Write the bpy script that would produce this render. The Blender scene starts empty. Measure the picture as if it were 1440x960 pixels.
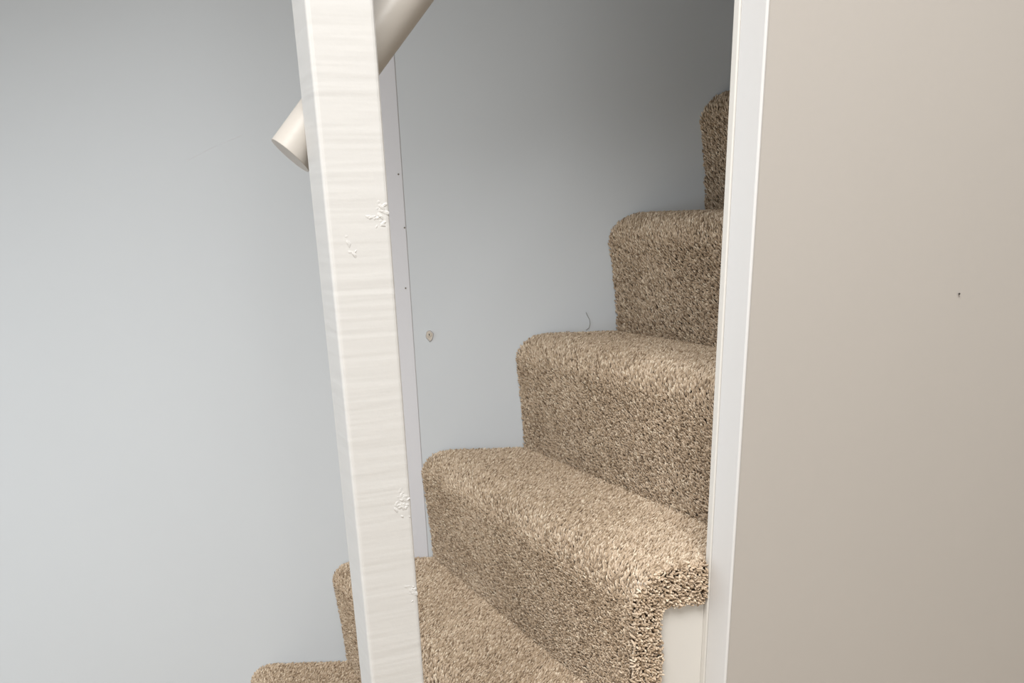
import bpy, bmesh, math, random
import numpy as np
from mathutils import Matrix, Vector

random.seed(7)
rng = np.random.default_rng(7)
scene = bpy.context.scene
C = scene.collection

# ------------------------------------------------------------------ camera
ZC = 1.175                     # eye height above the floor (metres)
PITCH, ROLL = math.radians(21.889), math.radians(1.859)
F = Vector((0, math.cos(PITCH), -math.sin(PITCH)))
R0 = Vector((1, 0, 0))
U0 = R0.cross(F)
right = R0 * math.cos(ROLL) - U0 * math.sin(ROLL)
up = R0 * math.sin(ROLL) + U0 * math.cos(ROLL)
cam_data = bpy.data.cameras.new('camera')
cam_data.sensor_width = 36.0
cam_data.lens = 1300.0 / 1440.0 * 36.0
cam_data.shift_y = (814.3 - 480.0) / 1440.0
cam_data.clip_start = 0.02
cam = bpy.data.objects.new('camera', cam_data)
m = Matrix.Identity(4)
for i in range(3):
    m[i][0], m[i][1], m[i][2] = right[i], up[i], -F[i]
m[2][3] = ZC
cam.matrix_world = m
C.objects.link(cam)
scene.camera = cam

# ------------------------------------------------------------------ world, light, exposure
world = bpy.data.worlds.new('world')
scene.world = world
world.use_nodes = True
world.node_tree.nodes['Background'].inputs[0].default_value = (0.75, 0.85, 1.0, 1)
world.node_tree.nodes['Background'].inputs[1].default_value = 0.02

scene.view_settings.view_transform = 'Standard'
scene.view_settings.look = 'None'
scene.view_settings.gamma = 1.0
scene.view_settings.use_curve_mapping = False
scene.view_settings.exposure = 0.0


def area(name, loc, target, sx, sy, power, col):
    l = bpy.data.lights.new(name, 'AREA')
    l.shape = 'RECTANGLE'
    l.size, l.size_y = sx, sy
    l.energy = power
    l.color = col
    o = bpy.data.objects.new(name, l)
    o.location = loc
    o.rotation_euler = (Vector(target) - Vector(loc)).to_track_quat('-Z', 'Y').to_euler()
    C.objects.link(o)
    return o


# overhead light added to brighten the treads; daylight from two windows behind the camera
area('overhead_fill', (-0.20, -0.22, 2.73), (-0.20, -0.22, 0.0), 1.2, 1.0, 77, (1.0, 0.987, 0.97))
area('daylight_window_rear', (0.45, -2.52, 1.15), (0.45, 0.0, 1.15), 1.3, 1.2, 12, (1.0, 0.975, 0.945))
area('daylight_window_side', (-2.42, 0.55, 0.85), (0.0, 0.55, 0.85), 1.2, 1.0, 18, (0.86, 0.93, 1.0))

# ------------------------------------------------------------------ helpers


def link(o, parent=None):
    C.objects.link(o)
    if parent is not None:
        o.parent = parent
    return o


def obj(name, bm, mat, parent=None, smooth=False):
    me = bpy.data.meshes.new(name)
    bmesh.ops.recalc_face_normals(bm, faces=bm.faces)
    bm.to_mesh(me)
    bm.free()
    me.materials.append(mat)
    if smooth:
        for p in me.polygons:
            p.use_smooth = True
    return link(bpy.data.objects.new(name, me), parent)


def empty(name, loc=(0, 0, 0)):
    o = bpy.data.objects.new(name, None)
    o.location = loc
    o.empty_display_size = 0.1
    return link(o)


def tag(o, label=None, cat=None, group=None, kind=None):
    if label: o['label'] = label
    if cat: o['category'] = cat
    if group: o['group'] = group
    if kind: o['kind'] = kind
    return o


def prism(bm, poly, z0, z1):
    """vertical prism over a plan polygon"""
    lo = [bm.verts.new((x, y, z0)) for x, y in poly]
    hi = [bm.verts.new((x, y, z1)) for x, y in poly]
    n = len(poly)
    bm.faces.new(lo[::-1])
    bm.faces.new(hi)
    for i in range(n):
        bm.faces.new((lo[i], lo[(i + 1) % n], hi[(i + 1) % n], hi[i]))


def box(bm, x0, x1, y0, y1, z0, z1):
    prism(bm, [(x0, y0), (x1, y0), (x1, y1), (x0, y1)], z0, z1)


def bevel(bm, w, seg=2, only_vertical=False):
    es = bm.edges[:]
    if only_vertical:
        es = [e for e in es if abs((e.verts[0].co - e.verts[1].co).normalized().z) > 0.99]
    bmesh.ops.bevel(bm, geom=es, offset=w, segments=seg, affect='EDGES', profile=0.5)


def tube(bm, a, b, r, seg=32, cap=True):
    a, b = Vector(a), Vector(b)
    d = (b - a).normalized()
    s = d.orthogonal().normalized()
    t = d.cross(s)
    rings = []
    for p in (a, b):
        rings.append([bm.verts.new(p + (s * math.cos(2 * math.pi * i / seg) + t * math.sin(2 * math.pi * i / seg)) * r)
                      for i in range(seg)])
    for i in range(seg):
        bm.faces.new((rings[0][i], rings[0][(i + 1) % seg], rings[1][(i + 1) % seg], rings[1][i]))
    if cap:
        bm.faces.new(rings[0][::-1])
        bm.faces.new(rings[1])


# ------------------------------------------------------------------ materials


class N:
    def __init__(self, name, rough=0.6, spec=0.4):
        self.m = bpy.data.materials.new(name)
        self.m.use_nodes = True
        self.t = self.m.node_tree
        self.b = self.t.nodes['Principled BSDF']
        self.b.inputs['Roughness'].default_value = rough
        self.b.inputs['Specular IOR Level'].default_value = spec

    def n(self, kind, **kw):
        nd = self.t.nodes.new(kind)
        for k, v in kw.items():
            if k in nd.inputs: nd.inputs[k].default_value = v
            else: setattr(nd, k, v)
        return nd

    def l(self, a, b):
        self.t.links.new(a, b)


def paint(name, col, var=0.03, rough=0.55, spec=0.35, scale=6.0, bump=0.05, bscale=160.0):
    k = N(name, rough, spec)
    tc = k.n('ShaderNodeTexCoord')
    ns = k.n('ShaderNodeTexNoise', Scale=scale, Detail=4.0, Roughness=0.6)
    k.l(tc.outputs['Object'], ns.inputs['Vector'])
    mx = k.n('ShaderNodeMix', data_type='RGBA')
    mx.inputs[6].default_value = tuple(c * (1 - var) for c in col) + (1,)
    mx.inputs[7].default_value = tuple(min(1, c * (1 + var)) for c in col) + (1,)
    k.l(ns.outputs['Fac'], mx.inputs[0])
    k.l(mx.outputs[2], k.b.inputs['Base Color'])
    n2 = k.n('ShaderNodeTexNoise', Scale=bscale, Detail=3.0)
    k.l(tc.outputs['Object'], n2.inputs['Vector'])
    bp = k.n('ShaderNodeBump', Strength=bump, Distance=0.002)
    k.l(n2.outputs['Fac'], bp.inputs['Height'])
    k.l(bp.outputs['Normal'], k.b.inputs['Normal'])
    return k.m


M = {}
M['wall_grey'] = paint('pale_grey_wall_paint', (0.65, 0.69, 0.725), 0.015)
M['wall_lilac'] = paint('pale_lilac_batten_paint', (0.73, 0.74, 0.78), 0.015)
M['wall_beige'] = paint('warm_beige_wall_paint', (0.53, 0.50, 0.465), 0.015)
M['white'] = paint('white_gloss_paint', (0.745, 0.74, 0.735), 0.012, rough=0.4, spec=0.45)
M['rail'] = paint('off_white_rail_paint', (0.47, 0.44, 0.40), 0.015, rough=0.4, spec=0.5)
M['room'] = paint('room_wall_paint', (0.5, 0.49, 0.47), 0.01)
M['floor'] = paint('floor_carpet_beige', (0.42, 0.35, 0.27), 0.08, rough=0.95, spec=0.1, scale=80)
M['ceiling'] = paint('ceiling_paint', (0.6, 0.59, 0.57), 0.01)
M['string'] = paint('cream_white_string_paint', (0.73, 0.71, 0.67), 0.02, rough=0.45)
M['joint'] = paint('grey_joint', (0.5, 0.49, 0.49), 0.05)
M['speck'] = paint('dark_speck', (0.05, 0.045, 0.04), 0.1)
M['filler'] = paint('screw_filler', (0.62, 0.57, 0.5), 0.06, scale=400)
M['steel'] = paint('dull_screw_metal', (0.22, 0.2, 0.17), 0.1, rough=0.4)
M['wood'] = paint('bare_stair_wood', (0.36, 0.25, 0.15), 0.1, rough=0.8)


def post_paint():
    """white paint over sawn timber: fine horizontal ridges and chipped lumps by the edge"""
    k = N('white_paint_over_sawn_timber', 0.42, 0.45)
    tc = k.n('ShaderNodeTexCoord')
    mp = k.n('ShaderNodeMapping')
    mp.inputs['Scale'].default_value = (7.0, 7.0, 118.0)
    k.l(tc.outputs['Object'], mp.inputs['Vector'])
    ns = k.n('ShaderNodeTexNoise', Scale=1.0, Detail=1.5, Roughness=0.5)
    k.l(mp.outputs[0], ns.inputs['Vector'])
    n2 = k.n('ShaderNodeTexNoise', Scale=130.0, Detail=4.0)
    k.l(tc.outputs['Object'], n2.inputs['Vector'])
    ad = k.n('ShaderNodeMath', operation='MULTIPLY_ADD')
    ad.inputs[1].default_value = 0.22
    k.l(n2.outputs['Fac'], ad.inputs[0])
    k.l(ns.outputs['Fac'], ad.inputs[2])
    bp = k.n('ShaderNodeBump', Strength=0.38, Distance=0.0013)
    k.l(ad.outputs[0], bp.inputs['Height'])
    k.l(bp.outputs['Normal'], k.b.inputs['Normal'])
    mx = k.n('ShaderNodeMix', data_type='RGBA')
    mx.inputs[6].default_value = (0.665, 0.66, 0.645, 1)
    mx.inputs[7].default_value = (0.695, 0.69, 0.675, 1)
    k.l(ns.outputs['Fac'], mx.inputs[0])
    k.l(mx.outputs[2], k.b.inputs['Base Color'])
    return k.m


M['post'] = post_paint()


def carpet_base():
    k = N('carpet_backing', 0.95, 0.05)
    k.b.inputs['Base Color'].default_value = (0.12, 0.08, 0.05, 1)
    return k.m


def carpet_tuft():
    """twisted wool yarn, each tuft its own tint of beige"""
    k = N('beige_wool_yarn', 0.9, 0.12)
    at = k.n('ShaderNodeAttribute', attribute_name='tint', attribute_type='INSTANCER')
    rp = k.n('ShaderNodeValToRGB')
    e = rp.color_ramp.elements
    e[0].position = 0.0; e[0].color = (0.20, 0.13, 0.073, 1)
    e[1].position = 1.0; e[1].color = (0.85, 0.74, 0.58, 1)
    e.new(0.45).color = (0.505, 0.385, 0.265, 1)
    e.new(0.8).color = (0.67, 0.545, 0.415, 1)
    k.l(at.outputs['Fac'], rp.inputs[0])
    k.l(rp.outputs[0], k.b.inputs['Base Color'])
    k.b.inputs['Sheen Weight'].default_value = 0.4
    k.b.inputs['Sheen Roughness'].default_value = 0.6
    k.b.inputs['Sheen Tint'].default_value = (1.0, 0.93, 0.84, 1)
    return k.m


M['carpet_base'] = carpet_base()
M['tuft'] = carpet_tuft()

# ------------------------------------------------------------------ plan geometry (x along the back wall, y away, z up)
YW = 1.545                                   # face of the back wall
A = math.radians(20.0)                       # direction of the open side of the stair
SD = np.array((math.cos(A), math.sin(A)))    # along the open side, going up
SN = np.array((math.sin(A), -math.cos(A)))   # out of the open side, towards the room
Q = np.array((0.2214, 0.9805))               # far corner of the partition end, on the side plane


def side_y(x):
    return Q[1] + (x - Q[0]) * math.tan(A)


# ------------------------------------------------------------------ the setting
CEIL = 2.75
bm = bmesh.new(); box(bm, -2.5, 1.75, -2.6, 1.6, -0.1, 0.0)
tag(obj('floor', bm, M['floor']), 'beige floor at the foot of the stairs', kind='structure')

JX = -0.1475                                  # vertical joint between the two wall boards
bm = bmesh.new(); box(bm, -2.5, 1.75, YW + 0.0012, YW + 0.12, 0, 3.4)
wb = tag(obj('wall_back', bm, M['joint']), 'pale grey boarded wall behind the stairs', kind='structure')
BX = JX - 0.055
for x0, x1, dy, mt in ((-2.5, BX - 0.0006, 0.0, 'wall_grey'), (BX + 0.0006, JX - 0.0004, 0.0, 'wall_lilac'), (JX + 0.0004, 1.75, 0.0005, 'wall_grey')):
    bm = bmesh.new(); box(bm, x0, x1, YW + dy, YW + 0.0125, 0, 3.4); bevel(bm, 0.0004, 1)
    obj('wall_panel', bm, M[mt], wb)

# partition on the right, its end lined with a white board
TH = 0.0508
LIN = 0.0035
p0 = Q + SD * LIN
L = 1.5
e1 = p0 + SD * L
bm = bmesh.new()
prism(bm, [tuple(p0), tuple(p0 + SN * (TH - 0.0012)), tuple(e1 + SN * (TH - 0.0012)), tuple(e1)], 0, 3.4)
tag(obj('wall_right', bm, M['wall_beige']), 'warm beige partition wall beside the stairs', kind='structure')
bead = 0.0095
bm = bmesh.new()
prism(bm, [tuple(Q + SN * (bead + 0.0004)), tuple(Q + SN * TH), tuple(Q + SN * TH + SD * LIN),
           tuple(Q + SN * (bead + 0.0004) + SD * LIN)], 0, 3.4)
bevel(bm, 0.0016, 2, True)
tag(obj('trim_1', bm, M['white']), 'white painted lining board on the partition end', kind='structure')
bm = bmesh.new()
prism(bm, [tuple(Q - SD * 0.0012), tuple(Q - SD * 0.0012 + SN * bead), tuple(Q + SN * bead + SD * LIN), tuple(Q + SD * LIN)], 0, 3.4)
bevel(bm, 0.001, 2, True)
tag(obj('trim_2', bm, M['string']), 'narrow cream bead along the lining board', kind='structure')

# unseen header added to shade the upper back wall, over post and partition
HZ = 1.72
h0 = Q - SD * 0.001
h1 = Q - SD * 0.41
bm = bmesh.new()
prism(bm, [tuple(h0), tuple(h1), tuple(h1 + SN * TH), tuple(h0 + SN * TH)], HZ, 3.4)
h2 = Q - SD * 2.6
prism(bm, [tuple(h1), tuple(h2), tuple(h2 + SN * TH), tuple(h1 + SN * TH)], 2.01, 3.4)
tag(obj('shade_header', bm, M['wall_beige']), 'beige header added above the open side to shade the stair wall', kind='structure')

# the rest of the room, behind the camera
bm = bmesh.new()
box(bm, -2.6, -2.5, -2.6, YW, 0, 0.3); box(bm, -2.6, -2.5, -2.6, YW, 1.4, CEIL)
box(bm, -2.6, -2.5, -2.6, -0.10, 0.3, 1.4); box(bm, -2.6, -2.5, 1.2, YW, 0.3, 1.4)
tag(obj('wall_left', bm, M['room']), 'side wall of the room with a window opening', kind='structure')
bm = bmesh.new()
box(bm, -2.6, 1.75, -2.7, -2.6, 0, 0.5); box(bm, -2.6, 1.75, -2.7, -2.6, 1.8, CEIL)
box(bm, -2.6, -0.25, -2.7, -2.6, 0.5, 1.8); box(bm, 1.15, 1.75, -2.7, -2.6, 0.5, 1.8)
tag(obj('wall_front', bm, M['room']), 'wall behind the viewer with a wide window opening', kind='structure')
bm = bmesh.new(); box(bm, 1.75, 1.85, -2.6, YW, 0, 3.4)
tag(obj('wall_side', bm, M['room']), 'far side wall of the room', kind='structure')
bm = bmesh.new()
prism(bm, [(-2.5, -2.6), (1.75, -2.6), (1.75, side_y(1.75) - 0.06), (-0.95, side_y(-0.95) - 0.06), (-0.95, YW), (-2.5, YW)], CEIL, CEIL + 0.12)
tag(obj('ceiling', bm, M['ceiling']), 'plain ceiling of the room, open above the stairs', kind='structure')

# ------------------------------------------------------------------ the staircase
KS = list(range(-1, 7))
TZ = {-1: 0.200, 0: 0.4014, 1: 0.602, 2: 0.7955, 3: 0.983, 4: 1.1606, 5: 1.326, 6: 1.495}
FX = {-1: -0.660, 0: -0.486, 1: -0.312, 2: -0.1395, 3: 0.0275, 4: 0.1825, 5: 0.3175, 6: 0.450, 7: 0.60}
EA = {-1: 24.5, 0: 24.8, 1: 24.9, 2: 25.1, 3: 26.7, 4: 27.4, 5: 27.5, 6: 27.5, 7: 27.5}
OV = {k: 0.009 for k in KS}
OV[4] = 0.013; OV[5] = 0.012

stairs = empty('staircase', (-0.3, 1.2, 0))
tag(stairs, 'steep staircase covered in beige tufted carpet with rounded nosings', 'staircase')
stairs_inv = Matrix.Translation((0.3, -1.2, 0))


def child(o):
    o.parent = stairs
    o.matrix_parent_inverse = stairs_inv
    return o


def edir(k):
    a = math.radians(EA[k])
    return np.array((math.sin(a), -math.cos(a)))


def ndir(k):
    a = math.radians(EA[k])
    return np.array((math.cos(a), math.sin(a)))


def len_to_side(k, q):
    """distance along the riser line (offset q inwards) from the wall to the side plane"""
    e, n = edir(k), ndir(k)
    p = np.array((FX[k], YW)) + n * q
    t0 = (p[1] - YW) / -e[1] * -1 if False else (YW - p[1]) / e[1]
    # solve p + t e on the side line
    nrm = SN
    t1 = np.dot(Q - p, nrm) / np.dot(e, nrm)
    return t0, t1


RQ, RZ = 0.046, 0.040


def profile(k, rise):
    """list of (q, z, nq, nz, arc length) down the carpet section, from the tread back to the riser foot"""
    ov = OV[k]
    pts = []
    for q in np.linspace(0.20, RQ - ov, 40):
        # slightly crowned tread
        pts.append((q, 0.0))
    for a in np.linspace(90, 180, 19)[1:]:
        a = math.radians(a)
        pts.append((RQ - ov + RQ * math.cos(a), -RZ + RZ * math.sin(a)))
    for s in np.linspace(0, 1, 22)[1:]:
        pts.append((-ov * (1 - s) ** 1.6 * (1 if s < 1 else 0), -RZ - (rise - RZ) * s))
    pts = np.array(pts)
    d = np.gradient(pts, axis=0)
    d /= np.linalg.norm(d, axis=1)[:, None]
    nrm = np.stack((d[:, 1], -d[:, 0]), axis=1)
    # outward: up on the tread, towards -q on the riser
    nrm = np.where((nrm @ np.array((-1.0, 1.0)))[:, None] < 0, -nrm, nrm)
    s = np.concatenate(([0], np.cumsum(np.linalg.norm(np.diff(pts, axis=0), axis=1))))
    return pts, nrm, s


def noise2(p, sc, seed):
    r = np.random.default_rng(seed)
    v = np.zeros(len(p))
    for i in range(6):
        w = r.normal(size=3) * sc * (0.6 + 0.3 * i)
        v += np.sin(p @ w + r.uniform(0, 6.28)) / (1 + 0.35 * i)
    return v / 2.2


def tuft_tree():
    ng = bpy.data.node_groups.new('carpet_pile', 'GeometryNodeTree')
    ng.interface.new_socket('Geometry', in_out='INPUT', socket_type='NodeSocketGeometry')
    ng.interface.new_socket('Geometry', in_out='OUTPUT', socket_type='NodeSocketGeometry')
    nd = ng.nodes
    gi, go = nd.new('NodeGroupInput'), nd.new('NodeGroupOutput')

    def attr(name, t):
        a = nd.new('GeometryNodeInputNamedAttribute')
        a.data_type = t
        a.inputs[0].default_value = name
        return a
    ax, sc = attr('axis', 'FLOAT_VECTOR'), attr('size', 'FLOAT_VECTOR')
    al = nd.new('FunctionNodeAlignRotationToVector'); al.axis = 'Z'
    rr = nd.new('FunctionNodeRotateRotation'); rr.rotation_space = 'LOCAL'
    sp = attr('spin', 'FLOAT_VECTOR')
    e2r = nd.new('FunctionNodeEulerToRotation')
    ico = nd.new('GeometryNodeMeshIcoSphere')
    ico.inputs['Radius'].default_value = 1.0
    ico.inputs['Subdivisions'].default_value = 2
    sm = nd.new('GeometryNodeSetShadeSmooth')
    mat = nd.new('GeometryNodeSetMaterial'); mat.inputs['Material'].default_value = M['tuft']
    iop = nd.new('GeometryNodeInstanceOnPoints')
    L_ = ng.links.new
    L_(gi.outputs[0], iop.inputs['Points'])
    L_(ico.outputs['Mesh'], sm.inputs[0]); L_(sm.outputs[0], mat.inputs[0]); L_(mat.outputs[0], iop.inputs['Instance'])
    L_(ax.outputs[0], al.inputs['Vector'])
    L_(al.outputs[0], rr.inputs[0])
    L_(sp.outputs[0], e2r.inputs[0]); L_(e2r.outputs[0], rr.inputs[1])
    L_(rr.outputs[0], iop.inputs['Rotation'])
    L_(sc.outputs[0], iop.inputs['Scale'])
    L_(iop.outputs[0], go.inputs[0])
    return ng


NG = tuft_tree()
ROW, PITCH_T = 0.0060, 0.00245        # tuft rows run up the stair


def carpet(k, parent):
    rise = TZ[k] - (TZ[k - 1] if k - 1 in TZ else 0.0)
    pts, nrm, s = profile(k, rise)
    e, n = edir(k), ndir(k)
    foot = np.array((FX[k], YW))
    verts, faces = [], []
    # --- backing: one strip per profile sample, wall to side plane
    nu = 24
    DIN = 0.004
    for (q, z), (nq, nz) in zip(pts, nrm):
        t0, t1 = len_to_side(k, q)
        for u in np.linspace(0.0, 1.0, nu + 1):
            p = foot + n * (q - nq * DIN) + e * (t0 + (t1 - t0) * u)
            verts.append((p[0], min(p[1], YW - 0.0005), TZ[k] + z - nz * DIN))
    for i in range(len(pts) - 1):
        for j in range(nu):
            a = i * (nu + 1) + j
            faces.append((a, a + 1, a + nu + 2, a + nu + 1))
    # --- backing of the part that laps over the open side
    if k <= 2:
        t0, t1 = len_to_side(k, 0.0)
        c0 = foot + e * t1                      # riser foot corner on the side plane
        t0b, t1b = len_to_side(k + 1, 0.0)
        c1 = np.array((FX[k + 1], YW)) + edir(k + 1) * t1b
        if k == 2: c1 = Q - SD * 0.001
        run = float(np.dot(c1 - c0, SD))

        def band(v0, v1, h0, h1, out):
            b = len(verts)
            for (v, h) in ((v0, h0), (v1, h0), (v1, h1), (v0, h1)):
                for o in (-0.004, out):
                    p = c0 + SD * v + SN * o
                    verts.append((p[0], p[1], TZ[k] - h))
            faces.extend([tuple(b + i for i in f) for f in
                          ((1, 3, 5, 7), (0, 1, 3, 2), (2, 3, 5, 4), (4, 5, 7, 6), (6, 7, 1, 0))])
        band(0.022, run, 0.012, 0.046, 0.003)
        band(0.0, 0.022, 0.032, 0.046, 0.003)
        band(-OV[k] + 0.004, 0.028, 0.046, rise, 0.003)
    P, Nn, LE, SZ, TI, JT = [], [], [], [], [], []

    # --- tufts on tread, nosing and riser
    t0, t1 = len_to_side(k, 0.0)
    us = np.arange(-0.12, t1 + 0.12, ROW)
    us = np.sort(np.concatenate((us, us + 0.42 * ROW)))
    ss = np.arange(0.0, s[-1] + 0.002, PITCH_T)
    U, S = np.meshgrid(us, ss)
    S = S + (np.arange(U.shape[1]) % 2)[None, :] * PITCH_T * 0.5
    U = U.ravel()
    S = np.clip((S + rng.normal(0, PITCH_T * 0.2, S.shape)).ravel(), 0, s[-1])
    face = np.clip((S - (0.20 - RQ)) / (RQ + 0.03), 0, 1)       # rows loosen over the nosing and down the riser
    U = U + rng.normal(0, 1, U.shape) * (0.00022 + 0.0009 * face)
    q, z = np.interp(S, s, pts[:, 0]), np.interp(S, s, pts[:, 1])
    nq, nz = np.interp(S, s, nrm[:, 0]), np.interp(S, s, nrm[:, 1])
    X = foot[0] + n[0] * q + e[0] * U
    Y = foot[1] + n[1] * q + e[1] * U
    keep = (Y < YW - 0.0016) & ((X - Q[0]) * SN[0] + (Y - Q[1]) * SN[1] < 0.004)
    if k + 1 in FX:                              # stop at the foot of the next riser
        nk = ndir(k + 1)
        keep &= ((X - FX[k + 1]) * nk[0] + (Y - YW) * nk[1] < 0.004)
    inside_part = ((X - Q[0]) * SD[0] + (Y - Q[1]) * SD[1] > 0.0)
    keep &= ~(inside_part & ((X - Q[0]) * SN[0] + (Y - Q[1]) * SN[1] > -0.003))
    X, Y, z, q, nq, nz, S, face = (v[keep] for v in (X, Y, z, q, nq, nz, S, face))
    base = np.stack((X, Y, TZ[k] + z), axis=1)
    nv = np.stack((n[0] * nq, n[1] * nq, nz), axis=1)
    # direction down the section, pile leans that way a little
    down = np.stack((-n[0] * nz, -n[1] * nz, nq), axis=1)
    down[:, 2] = -np.abs(nq)
    lean = -down * (0.85 + 0.25 * face + 0.25 * noise2(base, 22.0, 5))[:, None]
    P.append(base); Nn.append(nv); LE.append(lean)
    SZ.append(np.full(len(base), 1.0)); TI.append(np.zeros(len(base))); JT.append(0.15 + 0.13 * face)

    # --- splayed tufts lapping over the open side
    if k <= 2:
        vv, hh = np.meshgrid(np.arange(-0.006, run, 0.0025), np.arange(0.0, rise, 0.0025))
        vv = (vv + rng.normal(0, 0.001, vv.shape)).ravel()
        hh = (hh + rng.normal(0, 0.001, hh.shape)).ravel()
        hl = 0.047 + 0.0016 * np.sin(vv * 97.0 + 1.0) + rng.normal(0, 0.0011, vv.shape)
        # leave the rounded nosing corner free
        cut = np.clip(hh - 0.0, 0, RZ) / RZ
        vmin = (RQ - OV[k]) - RQ * np.sqrt(np.clip(1 - (1 - cut) ** 2, 0, 1))
        vend = np.full_like(hh, run if k < 2 else run - 0.0015)
        keep = (vv > vmin) & (vv < vend) & ((hh < hl) | (vv < 0.030 + 0.0016 * np.sin(hh * 71.0) + rng.normal(0, 0.0011, vv.shape))) & (hh > 0.0)
        vv, hh = vv[keep], hh[keep]
        r = 0.009
        t = np.clip(hh / r, 0, 1)
        out = -r + r * np.sin(t * math.pi / 2) + 0.004 + 0.0035
        nzs = np.cos(t * math.pi / 2) * 0.9
        no = np.sqrt(1 - nzs ** 2)
        bx = c0[0] + SD[0] * vv + SN[0] * out
        by = c0[1] + SD[1] * vv + SN[1] * out
        base = np.stack((bx, by, TZ[k] - hh + 0.003 * nzs), axis=1)
        nv = np.stack((SN[0] * no, SN[1] * no, nzs), axis=1)
        lean = rng.normal(0, 0.35, base.shape)
        P.append(base); Nn.append(nv); LE.append(lean)
        SZ.append(rng.uniform(1.0, 1.4, len(base))); TI.append(np.full(len(base), 0.06)); JT.append(np.full(len(base), 0.2))

    P, Nn, LE = np.concatenate(P), np.concatenate(Nn), np.concatenate(LE)
    SZ, TI, JT = np.concatenate(SZ), np.concatenate(TI), np.concatenate(JT)
    cnt = len(P)
    axis = Nn + LE + rng.normal(0, 1, P.shape) * JT[:, None]
    axis /= np.linalg.norm(axis, axis=1)[:, None]
    size = np.stack((rng.uniform(0.00092, 0.0013, cnt), rng.uniform(0.00092, 0.0013, cnt),
                     rng.uniform(0.0029, 0.0040, cnt)), axis=1) * SZ[:, None]
    P = P - axis * 0.0010 + Nn * rng.normal(0, 0.0006, cnt)[:, None]
    P[:, 1] = np.minimum(P[:, 1], YW - 0.0012)
    tint = np.clip(0.52 + 0.13 * noise2(P, 30.0, 9) * 0.6 + rng.normal(0, 0.21, cnt) + TI, 0, 1)
    spec = rng.random(cnt)
    tint = np.where(spec > 0.955, rng.uniform(0.85, 1.0, cnt), tint)
    tint = np.where(spec < 0.05, rng.uniform(0.0, 0.2, cnt), tint)
    spin = np.zeros((cnt, 3)); spin[:, 2] = rng.uniform(0, 6.28, cnt)

    me = bpy.data.meshes.new('carpet')
    me.from_pydata(verts, [], faces)
    for p in me.polygons: p.use_smooth = True
    me.materials.append(M['carpet_base'])
    o = link(bpy.data.objects.new('carpet', me), parent)
    o['label'] = 'woven backing of the beige stair carpet'

    me = bpy.data.meshes.new('carpet_pile')
    me.from_pydata(P.tolist(), [], [])
    me.materials.append(M['tuft'])

    def put(name, typ, arr, width):
        a = me.attributes.new(name, typ, 'POINT')
        a.data.foreach_set('value' if width == 1 else 'vector', arr.astype(np.float32).ravel())
    put('tint', 'FLOAT', tint, 1)
    put('axis', 'FLOAT_VECTOR', axis, 3)
    put('size', 'FLOAT_VECTOR', size, 3)
    put('spin', 'FLOAT_VECTOR', spin, 3)
    me.update()
    o = link(bpy.data.objects.new('carpet_pile', me), parent)
    md = o.modifiers.new('pile', 'NODES')
    md.node_group = NG
    o['kind'] = 'stuff'
    o['label'] = 'beige tufted wool pile of the stair carpet'
    return cnt


total = 0
for k in KS:
    e, n = edir(k), ndir(k)
    # wooden step under the carpet
    inset = 0.030
    t0, t1 = len_to_side(k, inset)
    a0 = np.array((FX[k], YW)) + n * inset
    w0, s0 = a0 + e * t0, a0 + e * (t1 - 0.004)
    e2, n2 = edir(k + 1), ndir(k + 1)
    last = k == KS[-1]
    t0b, t1b = len_to_side(k + 1, inset)
    b0 = np.array((FX[k + 1], YW)) + n2 * inset
    w1, s1 = b0 + e2 * t0b, b0 + e2 * (t1b - 0.004)
    bm = bmesh.new()
    prism(bm, [(w0[0], YW - 0.001), tuple(s0), tuple(s1), (w1[0], YW - 0.001)], 0.0, TZ[k] - 0.0085)
    st = child(obj('step', bm, M['wood']))
    total += carpet(k, st)
print('tufts', total)

# white cut string closing the open side below the treads
bm = bmesh.new()
corner = {}
for k in range(-1, 4):
    t0, t1 = len_to_side(k, 0.002)
    corner[k] = np.array((FX[k], YW)) + ndir(k) * 0.002 + edir(k) * t1
    corner[k] = float(np.dot(corner[k] - Q, SD))
pl = []
for k in range(-1, 3):
    z0 = TZ[k - 1] if k > -1 else 0.0
    pl.append((corner[k], max(z0 - 0.012, 0.0)))
    pl.append((corner[k], TZ[k] - 0.012))
pl[0] = (corner[-1], 0.0)
pl += [(-0.0015, TZ[2] - 0.012), (-0.0015, 0.0)]
fr = [bm.verts.new((Q + SD * a + SN * 0.002).tolist() + [z]) for a, z in pl]
bk = [bm.verts.new((Q + SD * a - SN * 0.0035).tolist() + [z]) for a, z in pl]
bm.faces.new(fr); bm.faces.new(bk[::-1])
for i in range(len(pl)):
    j = (i + 1) % len(pl)
    bm.faces.new((fr[i], bk[i], bk[j], fr[j]))
so = child(obj('side_string', bm, M['string']))
so['label'] = 'cream white painted string board under the carpeted step end'

# ------------------------------------------------------------------ newel post
PA = math.radians(22.0)
PD = np.array((math.cos(PA), math.sin(PA)))
PB = np.array((-math.sin(PA), math.cos(PA)))
FL = np.array((-0.1356, 0.776))
PW = 0.0516
bm = bmesh.new()
prism(bm, [tuple(FL), tuple(FL + PD * PW), tuple(FL + PD * PW + PB * PW), tuple(FL + PB * PW)], 0.0, HZ)
bevel(bm, 0.0034, 3, True)
post = obj('newel_post', bm, M['post'])
tag(post, 'square white painted timber post with ridged paint and chipped edge', 'post')


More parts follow.
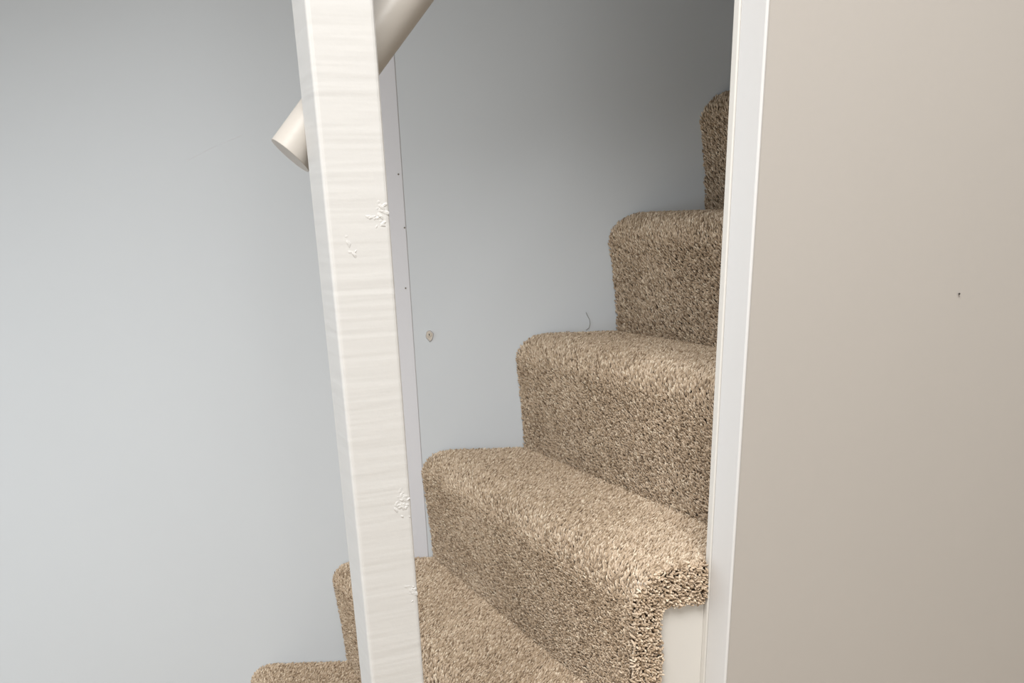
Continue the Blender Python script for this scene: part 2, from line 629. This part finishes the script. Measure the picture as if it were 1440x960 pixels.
def chip(z, across, w, h, seed, count):
    """a crust of flaked paint on the front face of the post, at its outer edge"""
    r = random.Random(seed)
    bm = bmesh.new()
    for i in range(count):
        a = min(across + r.gauss(0, w * 0.55), PW - 0.0028)
        zz = z + r.gauss(0, h * 0.45)
        c = FL + PD * a + PB * 0.0002
        s = r.uniform(0.0008, 0.0026)
        mat = Matrix.Translation((c[0], c[1], zz)) @ Matrix.Rotation(PA, 4, 'Z') @ Matrix.Rotation(r.uniform(-1.2, 1.2), 4, 'Y') \
            @ Matrix.Diagonal((s * r.uniform(0.9, 2.0), r.uniform(0.0004, 0.0008), s * 0.8, 1))
        bmesh.ops.create_icosphere(bm, subdivisions=1, radius=1.0, matrix=mat)
    obj('paint_flake', bm, M['post'], post)


chip(1.172, 0.043, 0.006, 0.012, 1, 24)
chip(1.150, 0.017, 0.003, 0.012, 2, 7)
chip(0.935, 0.044, 0.007, 0.014, 3, 30)
chip(0.848, 0.046, 0.005, 0.009, 4, 16)

# ------------------------------------------------------------------ round handrail fixed behind the post
ra, rb = (-0.17109, 0.83744, 1.21994), (-0.07252, 0.87331, 1.33396)
ra, rb = Vector(ra), Vector(rb)
rd = (rb - ra).normalized()
bm = bmesh.new()
tube(bm, ra, ra + rd * 0.617, 0.0183, 40)
caps = [f for f in bm.faces if len(f.verts) > 4]
bmesh.ops.bevel(bm, geom=list({e for f in caps for e in f.edges}), offset=0.0012, segments=2, affect='EDGES', profile=0.5)
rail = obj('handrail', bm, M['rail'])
for p in rail.data.polygons:
    p.use_smooth = len(p.vertices) == 4
tag(rail, 'round white painted handrail with a cut end, fixed behind the post', 'handrail')

# ------------------------------------------------------------------ small marks on the walls
scr = empty('screw', (-0.1212, YW, 0.9867))
tag(scr, 'countersunk screw in a chipped filler patch beside the wall joint', 'screw')
bm = bmesh.new()
outline = []
for i in range(28):
    a = 2 * math.pi * i / 28
    rx, rz = 0.0062, 0.0082
    x, zz = rx * math.cos(a), rz * math.sin(a)
    if zz < -0.003: x *= 1 - 0.45 * min(1, (-zz - 0.003) / 0.005)
    zz *= 1.25 if zz < 0 else 0.9
    outline.append((x + 0.0004 * math.sin(5 * a), zz))
inner = [bm.verts.new((x * 0.80, -0.0006, z * 0.82)) for x, z in outline]
mid = [bm.verts.new((x * 0.93, -0.0016, z * 0.94)) for x, z in outline]
outr = [bm.verts.new((x * 1.05, 0.0004, z * 1.04)) for x, z in outline]
for r0, r1 in ((inner, mid), (mid, outr)):
    for i in range(28):
        bm.faces.new((r0[i], r0[(i + 1) % 28], r1[(i + 1) % 28], r1[i]))
obj('paint_rim', bm, M['joint'], scr, True)
bm = bmesh.new()
vs = [bm.verts.new((x * 0.86, -0.0009, z * 0.88)) for x, z in outline]
vb = [bm.verts.new((x * 0.86, 0.0006, z * 0.88)) for x, z in outline]
bm.faces.new(vs); bm.faces.new(vb[::-1])
for i in range(28): bm.faces.new((vs[i], vs[(i + 1) % 28], vb[(i + 1) % 28], vb[i]))
obj('filler', bm, M['filler'], scr)
bm = bmesh.new(); tube(bm, (-0.0002, -0.0018, 0.0008), (-0.0002, 0.0, 0.0008), 0.0036, 24); bevel(bm, 0.0003, 1)
hd = obj('head', bm, M['filler'], scr)
bm = bmesh.new(); box(bm, -0.0009, 0.0005, -0.0021, -0.001, -0.0007, 0.0024)
obj('slot', bm, M['speck'], hd)

nail_bm = bmesh.new(); tube(nail_bm, (0, -0.0006, 0), (0, 0.0006, 0), 0.0013, 12)
nail = obj('nail_head', nail_bm, M['steel'])
nail.location = (-0.1535, YW, 1.2274)
tag(nail, 'tiny nail head in the pale board beside the vertical wall joint', 'nail', 'nail heads beside the wall joint')
for x, z in ((-0.1486, 1.1509), (-0.1535, 1.0608)):
    c = nail.copy(); C.objects.link(c); c.location = (x - 0.0012, YW, z)

bm = bmesh.new()
pts = [(0.1335, 0.9865), (0.1385, 0.990), (0.1402, 0.9965), (0.1392, 1.003), (0.136, 1.009), (0.1335, 1.0145)]
for (x0, z0), (x1, z1) in zip(pts[:-1], pts[1:]):
    tube(bm, (x0, YW - 0.0006, z0), (x1, YW - 0.0006, z1), 0.00035, 6)
tag(obj('stray_thread', bm, M['steel']), 'fine curled dark thread on the wall above a carpeted step', 'thread')

bm = bmesh.new()
bmesh.ops.create_icosphere(bm, subdivisions=2, radius=1.0,
                           matrix=Matrix.Translation((0.48694 , 1.0229, 1.0753)) @ Matrix.Rotation(A, 4, 'Z') @ Matrix.Diagonal((0.0013, 0.0007, 0.0011, 1)))
tag(obj('dark_speck', bm, M['speck']), 'small black speck on the beige partition wall', 'speck')

bm = bmesh.new()
tube(bm, (-0.4736, YW, 1.2557), (-0.425, YW, 1.2755), 0.0003, 6)
tube(bm, (-0.418, YW, 1.2775), (-0.385, YW, 1.288), 0.0003, 6)
tag(obj('pencil_mark', bm, M['wall_lilac']), 'faint slanting scratch on the grey wall beside the handrail end', 'scratch')
